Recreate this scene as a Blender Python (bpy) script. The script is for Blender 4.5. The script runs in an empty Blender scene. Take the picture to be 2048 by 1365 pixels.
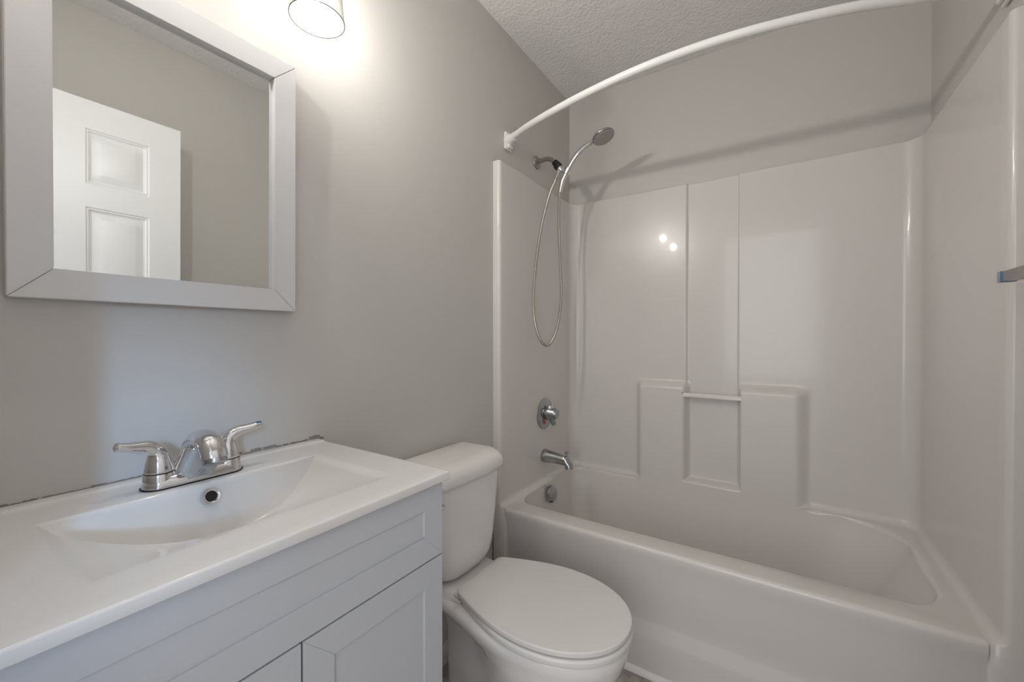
import bpy, bmesh, math, random
from mathutils import Vector, Matrix
random.seed(4)
PI = math.pi
C = bpy.context.scene.collection
sc = bpy.context.scene

# ------------------------------------------------------------------ camera
CAM = Vector((0.98, 0.0, 1.14))
cd = bpy.data.cameras.new('camera'); cam = bpy.data.objects.new('camera', cd); C.objects.link(cam)
cd.sensor_width = 36.0; cd.lens = 815.7 / 2048 * 36.0; cd.clip_start = 0.01
cam.location = CAM
cam.rotation_euler = (math.radians(90 - 0.48), 0, math.radians(33.365))
sc.camera = cam
# ------------------------------------------------------------------ view
vs = sc.view_settings
vs.view_transform = 'Standard'; vs.look = 'None'; vs.gamma = 1.0; vs.use_curve_mapping = False
vs.exposure = 0.70
# ------------------------------------------------------------------ world + daylight
w = bpy.data.worlds.new('world'); sc.world = w; w.use_nodes = True
w.node_tree.nodes['Background'].inputs[0].default_value = (0.86, 0.92, 1.0, 1)
w.node_tree.nodes['Background'].inputs[1].default_value = 0.55

def area(name, loc, target, sx, sy, power, col):
    l = bpy.data.lights.new(name, 'AREA'); l.shape = 'RECTANGLE'; l.size = sx; l.size_y = sy
    l.energy = power; l.color = col
    o = bpy.data.objects.new(name, l); C.objects.link(o); o.location = loc
    o.rotation_euler = (Vector(target) - Vector(loc)).to_track_quat('-Z', 'Y').to_euler()
    return o
# soft fill light added beyond the doorway, standing in for the adjoining room
area('doorway_fill', (0.90, -1.15, 1.55), (0.80, 1.0, 1.15), 1.5, 1.7, 12.0, (1.0, 0.975, 0.955))
# cool daylight of a window in the adjoining room, slanting in through the doorway
wd = area('window_daylight', (2.55, -1.00, 1.65), (0.0, 0.26, 0.95), 0.12, 0.30, 0.09, (0.36, 0.62, 1.0))
wd.data.spread = math.radians(11)

# ------------------------------------------------------------------ materials
def mat(name, col, rough=0.5, metal=0.0, coat=0.0, spec=0.5, bump=None, trans=0.0, ior=1.45, vary=None):
    m = bpy.data.materials.new(name); m.use_nodes = True
    nt = m.node_tree; b = nt.nodes['Principled BSDF']
    b.inputs['Base Color'].default_value = (*col, 1); b.inputs['Roughness'].default_value = rough
    b.inputs['Metallic'].default_value = metal; b.inputs['Coat Weight'].default_value = coat
    b.inputs['Coat Roughness'].default_value = 0.05
    b.inputs['Specular IOR Level'].default_value = spec; b.inputs['Transmission Weight'].default_value = trans
    b.inputs['IOR'].default_value = ior
    tc = nt.nodes.new('ShaderNodeTexCoord')
    if vary:
        n = nt.nodes.new('ShaderNodeTexNoise'); n.inputs['Scale'].default_value = vary[0]; n.inputs['Detail'].default_value = 3
        nt.links.new(tc.outputs['Object'], n.inputs['Vector'])
        mx = nt.nodes.new('ShaderNodeMix'); mx.data_type = 'RGBA'
        mx.inputs[6].default_value = (*[c * (1 - vary[1]) for c in col], 1)
        mx.inputs[7].default_value = (*[min(1, c * (1 + vary[1])) for c in col], 1)
        nt.links.new(n.outputs['Fac'], mx.inputs[0]); nt.links.new(mx.outputs[2], b.inputs['Base Color'])
    if bump:
        n = nt.nodes.new('ShaderNodeTexNoise'); n.inputs['Scale'].default_value = bump[0]
        n.inputs['Detail'].default_value = bump[3] if len(bump) > 3 else 2
        nt.links.new(tc.outputs['Object'], n.inputs['Vector'])
        bp = nt.nodes.new('ShaderNodeBump'); bp.inputs['Strength'].default_value = bump[1]; bp.inputs['Distance'].default_value = bump[2]
        nt.links.new(n.outputs['Fac'], bp.inputs['Height']); nt.links.new(bp.outputs['Normal'], b.inputs['Normal'])
    return m
M_wall = mat('wall_paint', (0.617, 0.596, 0.568), 0.42, spec=0.35, bump=(160, 0.05, 0.002), vary=(2.5, 0.02))
M_ceil = mat('popcorn_ceiling', (0.88, 0.86, 0.845), 0.9, bump=(85, 0.9, 0.006, 4))
M_fib = mat('fiberglass_gelcoat', (0.715, 0.683, 0.658), 0.25, coat=0.3, spec=0.45, bump=(9, 0.04, 0.003, 1))
M_white = mat('white_trim_paint', (0.80, 0.79, 0.775), 0.35)
M_door = mat('white_door_paint', (0.84, 0.84, 0.85), 0.35, bump=(60, 0.06, 0.002))
M_frame = mat('mirror_frame_white', (0.71, 0.705, 0.71), 0.42)
M_cab = mat('cabinet_white', (0.555, 0.568, 0.600), 0.40)
M_line = mat('cabinet_dark_inside', (0.05, 0.05, 0.05), 0.8)
M_top = mat('vitreous_white_top', (0.80, 0.785, 0.77), 0.09, coat=0.4)
M_toilet = mat('toilet_porcelain', (0.85, 0.83, 0.81), 0.10, coat=0.3)
M_seat = mat('toilet_seat_plastic', (0.78, 0.765, 0.745), 0.25)
M_chrome = mat('chrome', (0.72, 0.72, 0.73), 0.07, 1.0)
M_chromed = mat('worn_chrome', (0.42, 0.43, 0.44), 0.22, 1.0)
M_hose = mat('hose_metal', (0.58, 0.55, 0.51), 0.25, 1.0)
M_nickel = mat('brushed_nickel', (0.42, 0.39, 0.37), 0.30, 1.0)
M_black = mat('black_plastic', (0.012, 0.012, 0.013), 0.45)
M_hole = mat('dark_hollow', (0.01, 0.01, 0.012), 0.6)
M_rod = mat('white_rod_enamel', (0.83, 0.825, 0.81), 0.22)
M_mirror = mat('mirror_glass', (0.86, 0.875, 0.865), 0.0, 1.0)
M_edge = mat('mirror_backing', (0.10, 0.10, 0.10), 0.5)
M_caulk = mat('old_grey_caulk', (0.30, 0.27, 0.24), 0.9, vary=(90, 0.35))
M_dirt = mat('brown_gap', (0.10, 0.06, 0.04), 0.9)
M_spray = mat('spray_face_rubber', (0.40, 0.37, 0.35), 0.5)
M_blue = mat('blue_protective_film', (0.05, 0.20, 0.42), 0.4)
M_red = mat('red_marker', (0.50, 0.10, 0.04), 0.5)
M_hallw = mat('hall_paint', (0.55, 0.53, 0.50), 0.8)
M_film = mat('clear_film_on_chrome', (0.80, 0.80, 0.78), 0.28, 0.45, bump=(220, 0.5, 0.001))
M_print = mat('grey_print', (0.25, 0.25, 0.26), 0.5)
# thin clear glass: passes light straight through, reflects by Fresnel
m = bpy.data.materials.new('clear_glass'); m.use_nodes = True; nt = m.node_tree
for n_ in list(nt.nodes):
    if n_.type == 'BSDF_PRINCIPLED': nt.nodes.remove(n_)
tr = nt.nodes.new('ShaderNodeBsdfTransparent'); tr.inputs[0].default_value = (0.96, 0.965, 0.96, 1)
gl = nt.nodes.new('ShaderNodeBsdfGlossy'); gl.inputs['Roughness'].default_value = 0.02
lw = nt.nodes.new('ShaderNodeLayerWeight'); lw.inputs[0].default_value = 0.5
pw = nt.nodes.new('ShaderNodeMath'); pw.operation = 'POWER'; pw.inputs[1].default_value = 3.5; nt.links.new(lw.outputs['Facing'], pw.inputs[0])
fr = nt.nodes.new('ShaderNodeMath'); fr.operation = 'MULTIPLY_ADD'; fr.inputs[1].default_value = 0.75; fr.inputs[2].default_value = 0.035; nt.links.new(pw.outputs[0], fr.inputs[0])
mx = nt.nodes.new('ShaderNodeMixShader'); nt.links.new(fr.outputs[0], mx.inputs[0]); nt.links.new(tr.outputs[0], mx.inputs[1]); nt.links.new(gl.outputs[0], mx.inputs[2])
nt.links.new(mx.outputs[0], nt.nodes['Material Output'].inputs[0]); M_glass = m
m = bpy.data.materials.new('bulb_glow'); m.use_nodes = True
nt = m.node_tree; b = nt.nodes['Principled BSDF']; b.inputs['Base Color'].default_value = (1, 1, 1, 1)
b.inputs['Emission Color'].default_value = (1, 0.955, 0.90, 1); b.inputs['Emission Strength'].default_value = 1050
M_bulb = m
m = M_bulb.copy(); m.name = 'bulb_glow_rear'; m.node_tree.nodes['Principled BSDF'].inputs['Emission Strength'].default_value = 45; M_bulb_rear = m
m = bpy.data.materials.new('bulb_tube_glow'); m.use_nodes = True; nt = m.node_tree
nt.nodes.remove(nt.nodes['Principled BSDF'])
tr = nt.nodes.new('ShaderNodeBsdfTransparent'); em = nt.nodes.new('ShaderNodeEmission'); em.inputs[0].default_value = (1, 0.97, 0.93, 1); em.inputs[1].default_value = 1.6
ad = nt.nodes.new('ShaderNodeAddShader'); nt.links.new(tr.outputs[0], ad.inputs[0]); nt.links.new(em.outputs[0], ad.inputs[1]); nt.links.new(ad.outputs[0], nt.nodes['Material Output'].inputs[0]); M_tube = m
m = bpy.data.materials.new('glass_edge'); m.use_nodes = True; nt = m.node_tree
nt.nodes.remove(nt.nodes['Principled BSDF'])
tr = nt.nodes.new('ShaderNodeBsdfTransparent'); tr.inputs[0].default_value = (0.50, 0.51, 0.50, 1); nt.links.new(tr.outputs[0], nt.nodes['Material Output'].inputs[0]); M_gedge = m
# floor: pale marbled sheet flooring with tile joints
m = bpy.data.materials.new('marble_look_floor'); m.use_nodes = True; nt = m.node_tree; b = nt.nodes['Principled BSDF']
tc = nt.nodes.new('ShaderNodeTexCoord'); n = nt.nodes.new('ShaderNodeTexNoise'); n.inputs['Scale'].default_value = 5; n.inputs['Detail'].default_value = 8; n.inputs['Distortion'].default_value = 1.6
nt.links.new(tc.outputs['Object'], n.inputs['Vector'])
cr = nt.nodes.new('ShaderNodeValToRGB'); cr.color_ramp.elements[0].position = 0.42; cr.color_ramp.elements[0].color = (0.36, 0.31, 0.28, 1)
cr.color_ramp.elements[1].position = 0.6; cr.color_ramp.elements[1].color = (0.66, 0.63, 0.60, 1)
nt.links.new(n.outputs['Fac'], cr.inputs[0])
br = nt.nodes.new('ShaderNodeTexBrick'); br.offset = 0.0; br.inputs['Scale'].default_value = 1.0; br.inputs['Mortar Size'].default_value = 0.003
br.inputs['Brick Width'].default_value = 0.30; br.inputs['Row Height'].default_value = 0.30
br.inputs['Color2'].default_value = (1, 1, 1, 1); br.inputs['Color1'].default_value = (0.95, 0.95, 0.95, 1); br.inputs['Mortar'].default_value = (0.75, 0.73, 0.71, 1)
nt.links.new(tc.outputs['Object'], br.inputs['Vector'])
mx = nt.nodes.new('ShaderNodeMix'); mx.data_type = 'RGBA'; mx.blend_type = 'MULTIPLY'; mx.inputs[0].default_value = 1
nt.links.new(cr.outputs[0], mx.inputs[6]); nt.links.new(br.outputs[0], mx.inputs[7]); nt.links.new(mx.outputs[2], b.inputs['Base Color'])
b.inputs['Roughness'].default_value = 0.3; M_floor = m

# ------------------------------------------------------------------ helpers
def obj(name, bm, m, parent=None, smooth=None, label=None):
    """links a bmesh as one mesh object; smooth = sharp angle in degrees"""
    me = bpy.data.meshes.new(name); bm.normal_update(); bm.to_mesh(me); bm.free()
    o = bpy.data.objects.new(name, me); C.objects.link(o); me.materials.append(m)
    if smooth is not None:
        for p in me.polygons: p.use_smooth = True
        if smooth < 180: me.set_sharp_from_angle(angle=math.radians(smooth))
    if parent: o.parent = parent; o.matrix_parent_inverse = Matrix.Translation(-Vector(parent.location)) if parent.location.length else Matrix()
    if label: o['label'] = label
    return o
def thing(name, label, cat, loc=(0, 0, 0), group=None):
    o = bpy.data.objects.new(name, None); C.objects.link(o); o.location = loc; o.empty_display_size = 0.05
    o['label'] = label; o['category'] = cat
    if group: o['group'] = group
    return o
def tag(o, label, cat, group=None):
    o['label'] = label; o['category'] = cat
    if group: o['group'] = group
    return o
def struct(name, bm, m, smooth=None):
    o = obj(name, bm, m, None, smooth); o['kind'] = 'structure'; return o
def bx(bm, lo, hi, bev=0.0, seg=2):
    r = bmesh.ops.create_cube(bm, size=1.0)
    vs_ = r['verts']
    for v in vs_:
        v.co = Vector([(lo[i] + hi[i]) / 2 + v.co[i] * (hi[i] - lo[i]) for i in range(3)])
    if bev > 0:
        es = list({e for v in vs_ for e in v.link_edges})
        bmesh.ops.bevel(bm, geom=es, offset=bev, segments=seg, affect='EDGES', profile=0.5)
    return bm
def box(lo, hi, bev=0.0, seg=2): return bx(bmesh.new(), lo, hi, bev, seg)
def skin_rings(bm, rings, close_ring=True, cap0=True, cap1=True):
    R = [[bm.verts.new(p) for p in r] for r in rings]
    n = len(R[0])
    for a, b_ in zip(R[:-1], R[1:]):
        for i in range(n if close_ring else n - 1):
            j = (i + 1) % n
            try: bm.faces.new((a[i], a[j], b_[j], b_[i]))
            except ValueError: pass
    if cap0: bm.faces.new(list(reversed(R[0])))
    if cap1: bm.faces.new(R[-1])
    return R
def frame_of(t):
    t = t.normalized(); up = Vector((0, 0, 1)) if abs(t.z) < 0.95 else Vector((1, 0, 0))
    a = t.cross(up).normalized(); return a, a.cross(t).normalized()
def tube(pts, rad, n=16, bm=None, caps=True, squash=None):
    """rad: number or list; squash(k)->(ra,rb) factors"""
    bm = bm or bmesh.new(); pts = [Vector(p) for p in pts]
    rings = []; a = None
    for k, p in enumerate(pts):
        t = (pts[min(k + 1, len(pts) - 1)] - pts[max(k - 1, 0)]).normalized()
        if a is None: a, b_ = frame_of(t)
        else:
            a = (a - t * a.dot(t)).normalized(); b_ = a.cross(t).normalized() * -1 if False else t.cross(a).normalized()
        if k == 0: b_ = t.cross(a).normalized()
        r = rad[k] if isinstance(rad, (list, tuple)) else rad
        ra, rb = squash(k) if squash else (1, 1)
        rings.append([p + a * (math.cos(2 * PI * i / n) * r * ra) + b_ * (math.sin(2 * PI * i / n) * r * rb) for i in range(n)])
    skin_rings(bm, rings, True, caps, caps)
    bmesh.ops.recalc_face_normals(bm, faces=bm.faces[:])
    return bm
def lathe(axis_o, axis_d, prof, n=40, bm=None, sq=(1, 1), closed=False, up=None):
    """prof: list of (radius, height along axis)"""
    bm = bm or bmesh.new(); o = Vector(axis_o); d = Vector(axis_d).normalized()
    if up: b_ = Vector(up); a = b_.cross(d).normalized()
    else: a, b_ = frame_of(d)
    rings = [[o + d * h + a * (math.cos(2 * PI * i / n) * max(r, 1e-5) * sq[0]) + b_ * (math.sin(2 * PI * i / n) * max(r, 1e-5) * sq[1]) for i in range(n)] for r, h in prof]
    if closed:
        R = skin_rings(bm, rings, True, False, False)
        for i in range(n):
            j = (i + 1) % n; bm.faces.new((R[-1][i], R[-1][j], R[0][j], R[0][i]))
    else: skin_rings(bm, rings)
    bmesh.ops.recalc_face_normals(bm, faces=bm.faces[:])
    return bm
def catmull(pts, m=8):
    P = [Vector(p) for p in pts]; P = [P[0] * 2 - P[1]] + P + [P[-1] * 2 - P[-2]]; out = []
    for i in range(1, len(P) - 2):
        for k in range(m):
            t = k / m
            out.append(0.5 * ((2 * P[i]) + (P[i + 1] - P[i - 1]) * t + (2 * P[i - 1] - 5 * P[i] + 4 * P[i + 1] - P[i + 2]) * t * t + (-P[i - 1] + 3 * P[i] - 3 * P[i + 1] + P[i + 2]) * t ** 3))
    out.append(P[-2]); return out
def grid(f, nu, nv, bm=None):
    bm = bm or bmesh.new()
    V = [[bm.verts.new(f(i, j)) for j in range(nv)] for i in range(nu)]
    for i in range(nu - 1):
        for j in range(nv - 1): bm.faces.new((V[i][j], V[i + 1][j], V[i + 1][j + 1], V[i][j + 1]))
    return V, bm
def sst(a, b, x):
    t = max(0.0, min(1.0, (x - a) / (b - a))); return t * t * (3 - 2 * t)
def lerp(a, b, t): return a + (b - a) * t
def prism(poly, thick, plane='x', at=0.0, bm=None, bev=0.0):
    """poly of 2D points extruded along an axis"""
    bm = bm or bmesh.new()
    def mk(p, d):
        if plane == 'x': return Vector((at + d, p[0], p[1]))
        if plane == 'y': return Vector((p[0], at + d, p[1]))
        return Vector((p[0], p[1], at + d))
    A = [bm.verts.new(mk(p, 0)) for p in poly]; B = [bm.verts.new(mk(p, thick)) for p in poly]
    f1 = bm.faces.new(A); f2 = bm.faces.new(list(reversed(B)))
    n = len(poly)
    for i in range(n): bm.faces.new((A[i], B[i], B[(i + 1) % n], A[(i + 1) % n]))
    bmesh.ops.recalc_face_normals(bm, faces=bm.faces[:])
    if bev: bmesh.ops.bevel(bm, geom=bm.edges[:], offset=bev, segments=2, affect='EDGES')
    return bm

# ------------------------------------------------------------------ room
RW, YB, CH = 1.430, 2.065, 2.44
YF = -0.06                                   # wall behind the camera
struct('floor', box((-0.1, -2.2, -0.06), (2.9, YB + 0.1, 0)), M_floor)
struct('ceiling', box((-0.1, YF - 0.12, CH), (RW + 0.1, YB + 0.1, CH + 0.08)), M_ceil)
struct('wall_left', box((-0.1, YF - 0.12, 0), (0, YB + 0.1, CH)), M_wall)
struct('wall_back', box((0, YB, 0), (RW, YB + 0.1, CH)), M_wall)
struct('wall_right', box((RW, YF - 0.12, 0), (RW + 0.1, YB + 0.1, CH)), M_wall)
DX0, DX1, DZ = 0.55, 1.25, 2.05              # doorway the camera stands in
bm = box((0, YF - 0.12, 0), (DX0, YF, CH)); bx(bm, (DX1, YF - 0.12, 0), (RW, YF, CH)); bx(bm, (DX0, YF - 0.12, DZ), (DX1, YF, CH))
struct('wall_front', bm, M_wall)
# baseboard on the left wall between vanity and tub
struct('baseboard_left', box((0, 0.60, 0), (0.012, 1.345, 0.075), 0.003), M_white, 40)
# quarter round along the tub apron
bm = bmesh.new()
prof = [(1.3945, 0.0), (1.3945, 0.019)] + [(1.3945 - 0.018 * math.sin(a), 0.001 + 0.018 * math.cos(a)) for a in [PI / 2 * k / 6 for k in range(1, 7)]] + [(1.3765, 0)]
prism(prof, 1.39, 'x', 0.036, bm)
struct('trim_1', bm, M_white, 40)

# ------------------------------------------------------------------ open door (seen in the mirror)
DXP = 1.218
root = thing('door_1', 'x', 'x'); del root['label']; del root['category']; root['kind'] = 'structure'
root.location = (DXP, -0.06, 0.012)
W, Hh, T = 0.745, 1.985, 0.035
# panel rows (z0,z1) and columns (y0,y1)
cols = [(0.100, 0.284), (0.458, 0.642)]; rows = [(0.20, 0.84), (1.00, 1.590), (1.675, 1.880)]
def door_face(sx):
    """stiles, rails and raised panels of one face as a height field"""
    ys = {0.0, W}; zs = {0.0, Hh}
    offs = [0, 0.004, 0.008, 0.013, 0.018, 0.040, 0.044]
    for a, b_ in cols:
        for o_ in offs: ys |= {a + o_, b_ - o_}
    for a, b_ in rows:
        for o_ in offs: zs |= {a + o_, b_ - o_}
    ys = sorted(ys); zs = sorted(zs)
    def depth(y, z):
        for a, b_ in cols:
            for c_, d_ in rows:
                if a <= y <= b_ and c_ <= z <= d_:
                    t = min(y - a, b_ - y, z - c_, d_ - z)
                    P_ = [(0, 0), (0.004, 0.004), (0.008, 0.003), (0.013, 0.008), (0.018, 0.009), (0.040, 0.003), (0.044, 0.002), (9, 0.002)]
                    for (t0, v0), (t1, v1) in zip(P_[:-1], P_[1:]):
                        if t0 <= t <= t1: return v0 + (v1 - v0) * (t - t0) / (t1 - t0)
        return 0
    return ys, zs, depth
ys, zs, depth = door_face(1)
V, bm = grid(lambda i, j: Vector((DXP + depth(ys[i], zs[j]), -0.06 + ys[i], 0.012 + zs[j])), len(ys), len(zs))
bmesh.ops.reverse_faces(bm, faces=bm.faces[:])
V2, bm = grid(lambda i, j: Vector((DXP + T - depth(ys[i], zs[j]), -0.06 + ys[i], 0.012 + zs[j])), len(ys), len(zs), bm)
def bridge(A, B):
    for i in range(len(A) - 1): bm.faces.new((A[i], A[i + 1], B[i + 1], B[i]))
bridge([r[0] for r in V], [r[0] for r in V2]); bridge([r[-1] for r in V], [r[-1] for r in V2])
bridge(V[0], V2[0]); bridge(V[-1], V2[-1])
bmesh.ops.recalc_face_normals(bm, faces=bm.faces[:])
obj('door_panel', bm, M_door, root, 20)

# ------------------------------------------------------------------ bathtub and surround, one moulded unit
XL, XR, YP = 0.034, 1.397, 2.036            # inner faces of the surround
YFR, ZT, ZR = 1.347, 1.857, 0.452
tub = thing('bathtub', 'glossy off-white moulded bathtub and wall surround filling the end of the room', 'bathtub', (0.71, 1.70, 0))
BX = [(0.388, 0.603), (0.835, 1.045)]        # raised blocks either side of the niche
def bmask(x, z):
    """1 on the raised blocks and below the niche"""
    m = 0
    l = sst(0.378, 0.418, x) * (1 - sst(0.600, 0.632, x))
    r = sst(0.828, 0.840, x) * (1 - sst(1.030, 1.085, x))
    tl = 1 - sst(0.902, 0.940, z)
    m = max(l, r) * tl
    mid = sst(0.378, 0.418, x) * (1 - sst(1.03, 1.045, x)) * (1 - sst(0.476, 0.494, z))
    return max(m, mid)
def strip(x, z):
    return sst(0.610, 0.618, x) * (1 - sst(0.822, 0.828, x))
def low(x):                                   # where the wall runs straight into the tub
    return sst(0.378, 0.418, x) * (1 - sst(1.030, 1.085, x))
FIL = 0.024
def back_y(x, z):
    y = YP + 0.012 * strip(x, z) * (1 - bmask(x, z)) - 0.036 * bmask(x, z)
    return y
RC = 0.05
xs = []
def dense(a, b_, n): return [a + (b_ - a) * i / n for i in range(n)]
xs = dense(XL + RC, 0.38, 14) + dense(0.38, 0.42, 12) + dense(0.42, 0.592, 7) + dense(0.592, 0.64, 18) + dense(0.64, 0.81, 7) + dense(0.81, 0.85, 16) + dense(0.85, 1.02, 7) + dense(1.02, 1.095, 18) + dense(1.095, XR - RC, 12) + [XR - RC]
path = []                                     # (kind, x, y, nx, ny)
nside = 18
for i in range(nside): path.append((XL, YFR + 0.014 + (YP - RC - YFR - 0.014) * i / nside, 1, 0))
for i in range(9):
    a = PI / 2 * i / 9; path.append((XL + RC - RC * math.cos(a), YP - RC + RC * math.sin(a), math.cos(a), -math.sin(a)))
i0 = len(path)
for x in xs: path.append((x, YP, 0, -1))
i1 = len(path)
for i in range(1, 10):
    a = PI / 2 * i / 9; path.append((XR - RC + RC * math.sin(a), YP - RC + RC * math.cos(a), -math.sin(a), -math.cos(a)))
for i in range(1, nside + 1): path.append((XR, YP - RC - (YP - RC - YFR - 0.014) * i / nside, -1, 0))
zs = [ZR + FIL * (1 - math.cos(PI / 2 * k / 6)) for k in range(7)] + dense(0.4765, 0.50, 8)[1:] + dense(0.50, 0.89, 20) + dense(0.89, 0.95, 14) + dense(0.95, 1.83, 24) + [1.83, 1.85, ZT - 0.0025, ZT - 0.0006, ZT]
def sp(i, j):
    x, y, nx, ny = path[i]; z = zs[j]; f = 0.0
    if z < ZR + FIL: t = (ZR + FIL - z) / FIL; f = FIL * (1 - math.sqrt(max(0, 1 - t * t)))
    if i0 <= i < i1:
        y = back_y(x, z); f *= (1 - low(x))
    if z > ZT - 0.004: f -= 0.003 * ((z - (ZT - 0.004)) / 0.004) ** 2
    if j == len(zs) - 1: f -= 0.02
    return Vector((x + nx * f, y + ny * f, z))
V, bm = grid(sp, len(path), len(zs))
# rounded front edges of the side panels and the flange faces
def flange(col, sgn, bm):
    prev = col
    xin = XL if sgn > 0 else XR
    stations = [(0.014 - 0.014 * math.sin(a), 0.014 - 0.014 * math.cos(a)) for a in [PI / 2 * k / 5 for k in range(1, 6)]]
    for dy, dx in stations + [(0.0, 0.030), (0.0, 0.0335), (0.010, 0.0335)]:
        cur = []
        for j, v in enumerate(col):
            f = abs(v.co.x - xin) if j < 7 else 0
            cur.append(bm.verts.new((xin - sgn * dx + sgn * f * max(0, 1 - dx / 0.014), YFR + dy, v.co.z)))
        for j in range(len(col) - 1): bm.faces.new((prev[j], prev[j + 1], cur[j + 1], cur[j]))
        prev = cur
flange(V[0], 1, bm); flange(V[-1], -1, bm)
for sgn, xin in ((1, XL), (-1, XR)):           # the same edge running on down to the floor
    prev = None
    st = [(0.060, 0.0), (0.014, 0.0)] + [(0.014 - 0.014 * math.sin(a), 0.014 - 0.014 * math.cos(a)) for a in [PI / 2 * k / 5 for k in range(1, 6)]] + [(0.0, 0.030), (0.0, 0.0335), (0.010, 0.0335)]
    for dy, dx in st:
        cur = [bm.verts.new((xin - sgn * dx + sgn * FIL * max(0, 1 - dx / 0.014), YFR + dy, z)) for z in (0.0, 0.2, 0.40, ZR)]
        if prev:
            for j in range(3): bm.faces.new((prev[j], prev[j + 1], cur[j + 1], cur[j]))
        prev = cur
bmesh.ops.remove_doubles(bm, verts=bm.verts[:], dist=1e-5)
bmesh.ops.recalc_face_normals(bm, faces=bm.faces[:])
obj('surround', bm, M_fib, tub, 60)
# tub: rim, basin and apron as one skin
IN = dict(x0=0.060, x1=1.338, y0=1.447, y1=2.006)
def rrect(x0, x1, y0, y1, rl, rr, rf, n=24, m=60):
    """closed loop, counter-clockwise from front-left; rl left radii, rr back-right, rf front-right"""
    pts = []
    for i in range(m): pts.append((lerp(x0 + rl, x1 - rf, i / m), y0))
    for i in range(n): a = PI / 2 * i / n; pts.append((x1 - rf + rf * math.sin(a), y0 + rf - rf * math.cos(a)))
    for i in range(m // 2): pts.append((x1, lerp(y0 + rf, y1 - rr, i / (m // 2))))
    for i in range(n): a = PI / 2 * i / n; pts.append((x1 - rr + rr * math.cos(a), y1 - rr + rr * math.sin(a)))
    for i in range(2 * m): pts.append((lerp(x1 - rr, x0 + rl, i / (2 * m)), y1))
    for i in range(n): a = PI / 2 * i / n; pts.append((x0 + rl - rl * math.sin(a), y1 - rl + rl * math.cos(a)))
    for i in range(m // 2): pts.append((x0, lerp(y1 - rl, y0 + rl, i / (m // 2))))
    for i in range(n): a = PI / 2 * i / n; pts.append((x0 + rl - rl * math.cos(a), y0 + rl - rl * math.sin(a)))
    return pts
def loopz(pts, z): return [Vector((p[0], p[1], z)) for p in pts]
inner = rrect(IN['x0'], IN['x1'], IN['y0'], IN['y1'], 0.065, 0.17, 0.13)
def outer_of(p):
    """point of the rim's outer border seen from an inner border point"""
    x, y = p; tx = (x - IN['x0']) / (IN['x1'] - IN['x0']); ty = (y - IN['y0']) / (IN['y1'] - IN['y0'])
    return x, y
outer = []
YRF = 1.366                                  # start of the front edge's roll
ox0, ox1, oy0, oy1 = XL + FIL - 0.002, XR - FIL + 0.002, YRF, YP - FIL + 0.002
n_, m_ = 24, 60
for k, (x, y) in enumerate(inner):
    if k < m_: p = (lerp(ox0, ox1, 0) + (x - inner[0][0]) / (inner[m_][0] - inner[0][0]) * (ox1 - ox0), oy0)
    elif k < m_ + n_: p = (ox1, lerp(oy0, oy0 + 0.08, (k - m_) / n_))
    elif k < m_ + n_ + m_ // 2: p = (ox1, lerp(oy0 + 0.08, oy1 - RC + 0.02, (k - m_ - n_) / (m_ // 2)))
    elif k < m_ + 2 * n_ + m_ // 2:
        a = PI / 2 * (k - m_ - n_ - m_ // 2) / n_; r = RC - FIL; p = (ox1 - r + r * math.cos(a), oy1 - r + r * math.sin(a))
    elif k < 3 * m_ + 2 * n_ + m_ // 2:
        lo_ = low(x); xx = lerp(ox1 - RC + FIL, ox0 + RC - FIL, (k - m_ - 2 * n_ - m_ // 2) / (2 * m_))
        xx = lerp(xx, x, max(lo_, sst(0.12, 0.33, x) * (1 - sst(1.1, 1.2, x))))
        p = (xx, lerp(oy1, 2.0, low(xx)))
    elif k < 3 * m_ + 3 * n_ + m_ // 2:
        a = PI / 2 * (k - 3 * m_ - 2 * n_ - m_ // 2) / n_; r = RC - FIL; p = (ox0 + r - r * math.sin(a), oy1 - r + r * math.cos(a))
    else:
        t = (k - 3 * m_ - 3 * n_ - m_ // 2) / (m_ // 2 + n_); p = (ox0, lerp(oy1 - RC + FIL, oy0, t))
    outer.append(p)
bottom = rrect(0.125, 1.10, 1.53, 1.945, 0.09, 0.14, 0.12)
rings = [loopz(outer, ZR)]
def blend(A, B, t): return [(lerp(a[0], b_[0], t), lerp(a[1], b_[1], t)) for a, b_ in zip(A, B)]
def pull(A, z, dz):                              # keep the back flush below the blocks
    return [Vector((p[0], lerp(p[1], 2.0, low(p[0]) if p[1] > 1.97 else 0), z)) for p in A]
R1 = 0.016
for k in range(1, 9):                            # rounded inner lip
    a = PI / 2 * k / 8
    t = 1.0
    off = R1 * (1 - math.sin(a))
    # offset from the inner border towards the outer border
    L_ = []
    for p, q in zip(inner, outer):
        off = (R1 + 0.020 * sst(1.10, 1.30, p[0])) * (1 - math.sin(a))
        d = Vector((q[0] - p[0], q[1] - p[1])); ln = max(d.length, 1e-6)
        o_ = min(off, ln * 0.9)
        L_.append((p[0] + d.x / ln * o_, p[1] + d.y / ln * o_))
    rings.append(pull(L_, ZR - R1 * (1 - math.cos(a)), 0))
NW = 14
for k in range(1, NW + 1):
    t = k / NW
    z = lerp(ZR - R1, 0.115, t); tt = t ** 1.15
    A = blend(inner, bottom, 0.80 * tt)
    lo_t = 1 - t
    rings.append([Vector((p[0], lerp(p[1], 2.0 - 0.035 * tt, low(p[0])) if p[1] > 1.90 and q[1] > 1.97 else p[1], z)) for p, q in zip(A, inner)])
for k in range(1, 7):
    a = PI / 2 * k / 6
    A = blend(blend(inner, bottom, 0.80), bottom, math.sin(a) * 0.98 if k < 6 else 1.0)
    A = blend(blend(inner, bottom, 0.80), bottom, 1 - math.cos(a))
    rings.append([Vector((p[0], p[1], 0.115 - 0.035 * math.sin(a))) for p in A])
cx, cy = 0.5, 1.74
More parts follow.
